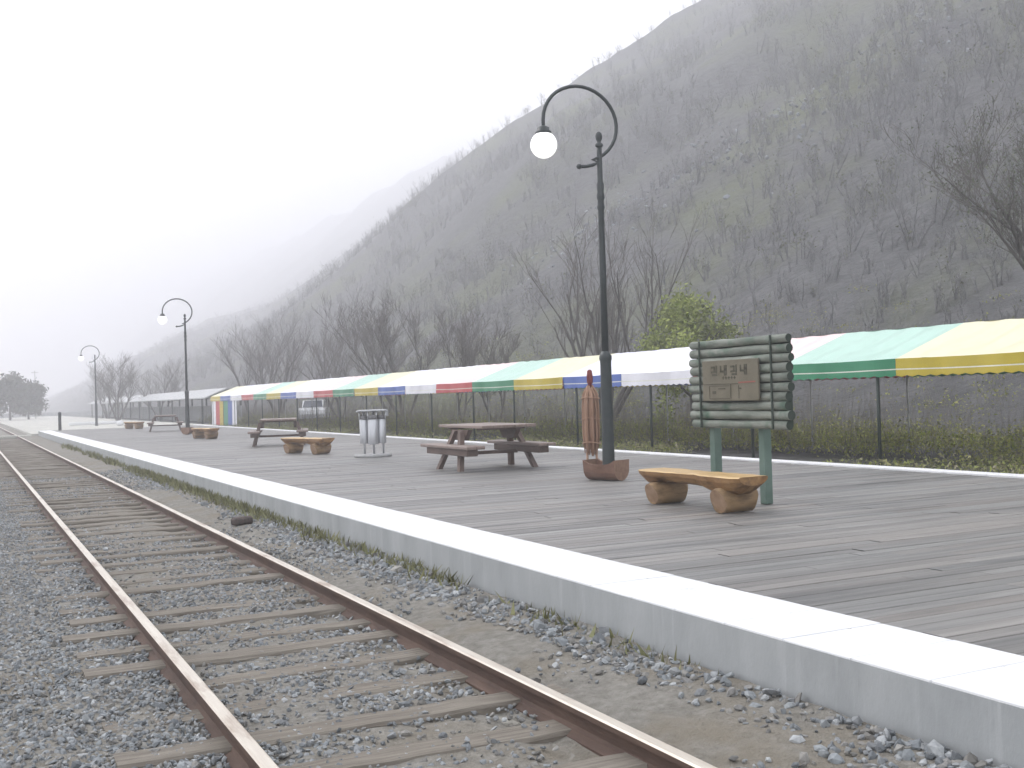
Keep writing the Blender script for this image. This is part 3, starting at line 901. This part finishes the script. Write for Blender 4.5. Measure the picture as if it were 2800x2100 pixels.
for k, nm in enumerate(names):
    a, c = seams[k], seams[k + 1]
    m = MB(); n = 24
    for (x0, z0_, x1, z1) in ((XE, ZE, XRID, ZR), (XRID, ZR, XB, ZE)):
        grid = []
        for i_ in range(n + 1):
            u = i_ / n
            rowp = []
            for j in range(7):
                v = j / 6
                sag = -.035 * math.sin(math.pi * v) * math.sin(math.pi * u) + (.016 * math.sin(u * 2 * math.pi * 4 + v * 2.2 + k) + .01 * math.sin(u * 31 + k * 2 - v * 3)) * (.35 + math.sin(math.pi * v)) * min(1, 9 * u * (1 - u))
                ed = -.012 * math.sin(math.pi * u) * (1 - math.sin(math.pi * v))
                rowp.append((x0 + (x1 - x0) * v, a + (c - a) * u, z0_ + (z1 - z0_) * v + sag + ed))
            grid.append(rowp)
        vs = [p for r_ in grid for p in r_]
        fs = [(i_ * 7 + j, i_ * 7 + j + 1, (i_ + 1) * 7 + j + 1, (i_ + 1) * 7 + j) for i_ in range(n) for j in range(6)]
        m.add(vs, fs, 0, True)
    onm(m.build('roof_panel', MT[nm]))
    ns = 24
    for xv in (XE - .012, XB + .012):
        m = MB()
        vs, fs = [], []
        for i_ in range(ns + 1):
            u = i_ / ns; y = a + .004 + (c - a - .008) * u
            sc_ = .028 * abs(math.sin(u * math.pi * 12)) ** .6
            w1 = .016 * math.sin(u * 9 + k) + .012 * math.sin(u * 24 + k * 3)
            ed = -.012 * math.sin(math.pi * u)
            zt = ZE + .004 + ed
            vs += [(xv, y, zt), (xv + w1 * .6, y, zt - .17), (xv + w1 * .7, y, zt - .19), (xv + w1, y, ZV + .03 - sc_)]
        for i_ in range(ns):
            for j, mi in ((0, 0), (1, 1), (2, 0)):
                m.add([vs[i_ * 4 + j], vs[i_ * 4 + j + 1], vs[(i_ + 1) * 4 + j + 1], vs[(i_ + 1) * 4 + j]], [(0, 1, 2, 3)], mi, True)
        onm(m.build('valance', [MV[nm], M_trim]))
YE = seams[-1]
m = MB(); m.add([(XE, YE, ZE), (XB, YE, ZE), (XRID, YE, ZR)], [(0, 1, 2)])
onm(m.build('gable', MV['white']))
for k in range(6):   # side curtains of the last bays
    nm = ['white', 'blue', 'green', 'yellow', 'red', 'white'][k]
    a = YE - 7.0 + k * 1.167; c = a + 1.167
    m = MB(); ns = 16; vs = []
    for i_ in range(ns + 1):
        u = i_ / ns
        vs += [(XE + .05 + .03 * math.sin(u * 19), a + (c - a) * u, .24), (XE + .05 + .012 * math.sin(u * 19), a + (c - a) * u, ZV + .06)]
    m.add(vs, [(2 * i_, 2 * i_ + 2, 2 * i_ + 3, 2 * i_ + 1) for i_ in range(ns)], 0, True)
    onm(m.build('side_curtain', MV[nm]))
for y in (8.1, 11.1, 14.1, 17.5, 21.1, 24.5, 28.1, 30.9, 34.3, 37.7, 41, 44.4, 47.8, 51, 54.4, 57.8, 61, 64.4, 67.5, 70.6):
    m = MB(); m.tube([(XE + .06, y, .15), (XE + .06, y, ZE)], .03, 8); onm(m.build('leg', M_leg))
for y in seams[1::1]:
    m = MB(); m.tube([(XB - .06, y, .1), (XB - .06, y, ZE)], .022, 8); onm(m.build('rear_leg', M_legw))
m = MB(); m.tube([(XRID, seams[0], ZR - .05), (XRID, YE, ZR - .05)], .025, 8); m.tube([(XE + .05, seams[0], ZE - .06), (XE + .05, YE, ZE - .06)], .02, 8)
onm(m.build('roof_frame', M_legw))

# ------------------------------------------------------------------ grey shelter beyond the marquee
M_greyroof = pmat('grey_roof_sheet', (.34, .35, .36), (.42, .43, .43), scale=2, rough=.5, bump=.2)
sh = tag(empty('roofed_shelter', (14.5, 110, .2)), 'long grey roofed open shelter beyond the colourful end of the striped marquee', 'shelter')
m = MB()
for (x0, z0_, x1, z1) in ((14.2, 2.0, 15.7, 2.62), (15.7, 2.62, 17.2, 2.0)):
    m.add([(x0, 74, z0_), (x1, 74, z1), (x1, 150, z1), (x0, 150, z0_), (x0, 74, z0_ - .08), (x1, 74, z1 - .08), (x1, 150, z1 - .08), (x0, 150, z0_ - .08)],
          [(0, 1, 2, 3), (7, 6, 5, 4), (0, 4, 5, 1), (3, 2, 6, 7), (0, 3, 7, 4), (1, 5, 6, 2)])
o = m.build('roof', M_greyroof, sh); o.location = -Vector(sh.location)
for y in range(76, 150, 6):
    for x in (14.4, 17):
        m = MB(); m.box((x, y, 1.05), (.12, .12, 1.9)); o = m.build('post', M_leg, sh); o.location = -Vector(sh.location)
m = MB(); m.box((16.8, 112, .8), (.1, 74, 1.2)); o = m.build('back_wall', M_conc, sh); o.location = -Vector(sh.location)

# ------------------------------------------------------------------ small things far off
m = MB(); m.lathe([(.085, 0), (.085, .9), (.09, .92), (.09, .98), (.05, 1.02), (.001, 1.03)], 12)
tag(m.build('bollard', M_iron, loc=(4.72, 66.0, Z)), 'dark green bollard at the far corner of the platform', 'bollard')
m = MB(); m.tube([(0, 0, 0), (0, 0, 6.5)], [.08, .05], 8); m.box((0, 0, 6.2), (.9, .06, .07))
tag(m.build('utility_pole', M_legw, loc=(8.5, 160, 0.2)), 'thin pale utility pole in the mist beyond the crossing', 'pole')
m = MB(); m.box((0, 0, .4), (24, .3, .8), 0, None, .03)
tag(m.build('low_wall', M_conc, loc=(9, 192, .1)), 'low grey wall across the far end of the paved ground', 'wall')
m = MB(); m.box((0, 0, .09), (3.4, .5, .2), 0, None, .03)
tag(m.build('white_kerb', M_white, loc=(8.6, 88, .28)), 'short white kerb stone beside the farthest lamp post', 'kerb')
m = MB(); random.seed(2)
m.lathe([(.001, 0), (.2, .02), (.26, .14), (.2, .28), (.08, .36), (.001, .37)], 10)
tag(m.build('white_sack', M_white, loc=(9.4, 78.5, .27)), 'small white sack on the pale ground near the farthest lamp post', 'sack')

# parked car half hidden behind the marquee
M_car = pmat('white_car_paint', (.62, .63, .64), rough=.3, bump=0, spec=.5, coat=.4)
M_glass = pmat('car_glass', (.05, .06, .08), rough=.12, bump=0, spec=.6)
M_tyre = pmat('tyre_rubber', (.02, .02, .02), rough=.9, bump=0)
car = tag(empty('parked_car', (19.4, 66.5, .22), 1.2), 'pale parked car half hidden behind the marquee and the second picnic table', 'car')
def carbody(prof, y0, y1, name, mat, inset=0):
    m = MB()
    n = len(prof)
    vs = [(x, y0 + inset * (z > .9), z) for x, z in prof] + [(x, y1 - inset * (z > .9), z) for x, z in prof]
    fs = [tuple(range(n)), tuple(range(2 * n - 1, n - 1, -1))] + [(k, n + k, n + (k + 1) % n, (k + 1) % n) for k in range(n)]
    m.add(vs, fs)
    return m.build(name, mat, car)
carbody([(-2, .3), (-2.05, .55), (-1.95, .8), (-1.1, .92), (1.3, .92), (1.95, .85), (2.05, .6), (2, .3)], -.82, .82, 'body', M_car)
carbody([(-1.1, .915), (-.5, 1.38), (.8, 1.4), (1.45, .915)], -.76, .76, 'cabin', M_car, .12)
m = MB()
m.add([(-1.05, -.6, .95), (-.53, -.52, 1.35), (-.53, .52, 1.35), (-1.05, .6, .95)], [(0, 1, 2, 3)]); 
for v in range(len(m.v)): m.v[v] = (m.v[v][0] - .025, m.v[v][1], m.v[v][2] + .02)
m.build('windscreen', M_glass, car)
for s in (-1, 1):
    m = MB(); vs = [(-.75, s * .79, .96), (-.42, s * .715, 1.32), (.72, s * .715, 1.33), (1.1, s * .79, .96)]
    m.add(vs, [(0, 1, 2, 3)]); m.build('side_window', M_glass, car)
    for x in (-1.3, 1.3):
        m = MB(); m.tube([(x, s * .66, .31), (x, s * .84, .31)], .31, 18); wh = m.build('wheel', M_tyre, car)

# ------------------------------------------------------------------ trees
M_bk = pmat('tree_bark', (.06, .056, .052), (.1, .094, .086), scale=6, stretch=(2, 2, .5), rough=.9, bump=.5, bscale=20)
M_tw = pmat('tree_twigs', (.085, .077, .07), (.12, .108, .097), scale=3, rough=.9, bump=0)
def bare_tree(name, loc, h, label, seed, stems=1, spread=.5, lean=(0, 0), leaf=0, leafcol=((.12, .15, .05), (.16, .18, .06)), levels=4, r0=None, cat='tree', low=.25, group='bare trees behind the marquee', nch=5):
    g = random.Random(seed)
    root = empty(name, loc)
    tr, tw = MB(), []
    leaves = []
    def grow(p, d, L, r_, lv):
        n = 4 if lv < 2 else 2
        pts, rad = [p], [r_]
        for k in range(n):
            d = (d + Vector((g.gauss(0, 1), g.gauss(0, 1), g.gauss(0, .6))) * (.10 if lv < 2 else .16) + Vector((0, 0, .05))).normalized()
            p = p + d * (L / n); pts.append(p); rad.append(r_ * (1 - .62 * (k + 1) / n))
        if lv < 2: tr.tube(pts, rad, 7 if lv == 0 else 5, 0, False)
        else:
            tw.append((pts, rad))
        if lv >= levels:
            if leaf: leaves.extend(pts[1:])
            return
        nc = nch + (1 if lv == 1 else 0)
        for k in range(nc):
            t = low + (1 - low) * (k + g.random()) / nc if lv == 0 else .25 + .75 * (k + g.random()) / nc
            i_ = min(n - 1, int(t * n)); f = t * n - i_
            q = pts[i_].lerp(pts[i_ + 1], min(1, f))
            a = g.uniform(0, 2 * math.pi)
            s = Vector((math.cos(a), math.sin(a), g.uniform(-.1, .5)))
            d2 = (d * (1 - spread) + s * spread * g.uniform(.7, 1.2) + Vector((0, 0, .15))).normalized()
            grow(q, d2, L * g.uniform(.42, .66), max(.004, rad[i_] * .55), lv + 1)
    r0 = r0 or h * .017
    for s in range(stems):
        a = 2 * math.pi * s / max(1, stems) + g.random()
        sp = 0 if stems == 1 else .42
        d = Vector((lean[0] + sp * math.cos(a), lean[1] + sp * math.sin(a), 1)).normalized()
        grow(Vector((math.cos(a) * .1 * (stems > 1), math.sin(a) * .1 * (stems > 1), 0)), d, h * g.uniform(.52, .64), r0 * g.uniform(.75, 1), 0)
    tr.build('trunk', M_bk, root)
    mm = MB()
    for pts, rad in tw: mm.tube(pts, [max(.006, x) for x in rad], 3, 0, False, None, True)
    mm.build('crown', M_tw, root)
    if leaf and leaves:
        gg = np.random.default_rng(seed)
        A = np.array([tuple(p) for p in leaves]); A = A[gg.integers(len(A), size=leaf)]
        P = A + gg.normal(size=A.shape) * .2
        T = (P[:, None, :] + gg.normal(size=(leaf, 3, 3)) * .021).reshape(-1, 3)
        c = np.array(leafcol)[gg.integers(len(leafcol), size=leaf)] * gg.uniform(.7, 1.3, (leaf, 1))
        npmesh('foliage', T, np.arange(len(T)).reshape(-1, 3), M_leaf, col=c, parent=root)
    return tag(root, label, cat, group)
def tz(x, y): return float(terrain(np.array([float(x)]), np.array([float(y)]))[0]) - .05
def T(name, x, y, h, label, seed, **kw): return bare_tree(name, (x, y, tz(x, y)), h, label, seed, **kw)
T('bare_tree', 25.4, 18.2, 6.4, 'large dark limbed tree with faint new leaves rising behind the yellow marquee panel', 3, stems=3, spread=.5, lean=(-.2, .22), leaf=7000, leafcol=((.085, .11, .06), (.1, .12, .065)), r0=.16, nch=5)
T('bare_tree', 20.4, 33.6, 8.3, 'fan shaped bare tree of several leaning stems behind the tall near lamp post', 14, stems=6, spread=.34, r0=.115, low=.3, nch=4, levels=3)
bare = [(20.8, 47, 5.2, 2, 'bare sapling clump behind the red and green valances'), (20.4, 53.5, 6.8, 3, 'bare tree with upright branches behind the marquee above the first picnic table'),
        (21.5, 59, 6.6, 2, 'bare twin stemmed tree behind the marquee near the metal bin'), (20.6, 65, 5.6, 3, 'bare bushy tree behind the marquee above the metal bin'),
        (22, 72, 6.4, 2, 'bare tree behind the marquee above the second log bench'), (19.6, 76, 7.5, 3, 'spreading bare tree behind the far half of the marquee'),
        (20.5, 88, 8.0, 2, 'bare tree with drooping twigs behind the curtained end of the marquee'), (20.2, 42, 4.4, 2, 'short bare tree behind the yellow valance beside the fan shaped tree'),
        (23.5, 38.5, 4.6, 2, 'slender bare tree just beyond the fan shaped tree')]
for k, (x, y, h, st, lb) in enumerate(bare):
    T('bare_tree', x, y, h, lb, 40 + k, stems=st, spread=.42, levels=3 if y > 60 else 4, nch=6 if y > 60 else 5)
for k, (x, y, h, lb) in enumerate([(12.3, 104, 6.8, 'bare rounded tree in the mist behind the farthest lamp post'), (16.5, 108, 6.0, 'bare misty tree between the farthest lamp post and the grey shelter'),
                                   (14.8, 135, 7.0, 'pale bare tree deep in the mist beyond the white kerb'), (24, 96, 8, 'bare tree rising behind the grey shelter near the marquee')]):
    T('bare_tree', x, y, h, lb, 70 + k, stems=3, spread=.5, levels=3, nch=7, group='bare trees in the mist')
def leafy(name, loc, h, wd, label, seed, cols, n, cat='tree', group=None, leafsize=.06, pw=1.0):
    root = empty(name, loc)
    g = random.Random(seed); gg = np.random.default_rng(seed)
    m = MB(); m.tube([(0, 0, -.1), (.03, 0, h * .3), (0, .04, h * .7)], [h * .03, h * .022, h * .01], 7)
    for k in range(7):
        a = g.uniform(0, 6.28); z = h * g.uniform(.2, .55)
        m.tube([(0, 0, z), (math.cos(a) * wd * .4, math.sin(a) * wd * .4, z + h * .22)], [h * .012, h * .004], 5)
    m.build('trunk', M_bk, root)
    Vs, Cs = [], []
    nb = 38
    for k in range(nb):
        t = gg.random() ** .8; z = h * (.16 + .8 * t)
        rr = wd * .5 * (1 - (abs(t - .38) / .66) ** 2) ** .5 * gg.uniform(.45, 1.0) if abs(t - .38) < .66 else .1
        a = gg.uniform(0, 6.28)
        A, c = leaf_cloud(np.array([rr * np.cos(a), rr * np.sin(a), z]), n // nb, wd * .09, h * .055, leafsize, cols, gg)
        Vs.append(A.reshape(-1, 3)); Cs.append(c * gg.uniform(.75, 1.2))
    V = np.concatenate(Vs)
    npmesh('foliage', V, np.arange(len(V)).reshape(-1, 3), M_leaf, col=np.concatenate(Cs), parent=root)
    return tag(root, label, cat, group)
leafy('leafy_tree', (19.2, 26.6, tz(19.2, 26.6)), 4.1, 2.6, 'bright yellow green leafy tree behind the white marquee panel beside the log sign', 5, [(.21, .26, .055), (.29, .33, .09), (.19, .22, .065)], 13000, leafsize=.042)
for k, (x, y, h, wd, lb) in enumerate([(5.0, 150, 5.6, 5.0, 'dark rounded evergreen tree beyond the crossing, farthest along the track'), (7.2, 152, 4.8, 3.8, 'dark evergreen tree next to the thin utility pole'),
                                       (2.0, 156, 6.4, 5, 'dark evergreen tree standing nearest the line of the track')]):
    leafy('evergreen_tree', (x, y, .1), h, wd, lb, 80 + k, [(.06, .075, .05), (.075, .085, .06), (.05, .06, .045)], 5000, group='evergreens beyond the crossing', leafsize=.16)

# ------------------------------------------------------------------ mist
m = MB(); m.add([(x, y, z) for x in (-260, 430) for y in (-100, 1490) for z in (-1.2, 192)],
                [(0, 1, 3, 2), (4, 6, 7, 5), (0, 4, 5, 1), (2, 3, 7, 6), (0, 2, 6, 4), (1, 5, 7, 3)])
mh = bpy.data.materials.new('mist'); mh.use_nodes = True
t = mh.node_tree; t.nodes.clear()
pv = t.nodes.new('ShaderNodeVolumePrincipled'); ou = t.nodes.new('ShaderNodeOutputMaterial')
pv.inputs['Color'].default_value = (.965, .965, 1.0, 1)
pv.inputs['Density'].default_value = .0034
pv.inputs['Anisotropy'].default_value = .45
t.links.new(pv.outputs[0], ou.inputs['Volume'])
o = m.build('haze', mh)
tag(o, 'pale mist filling the valley', 'haze', kind='stuff')
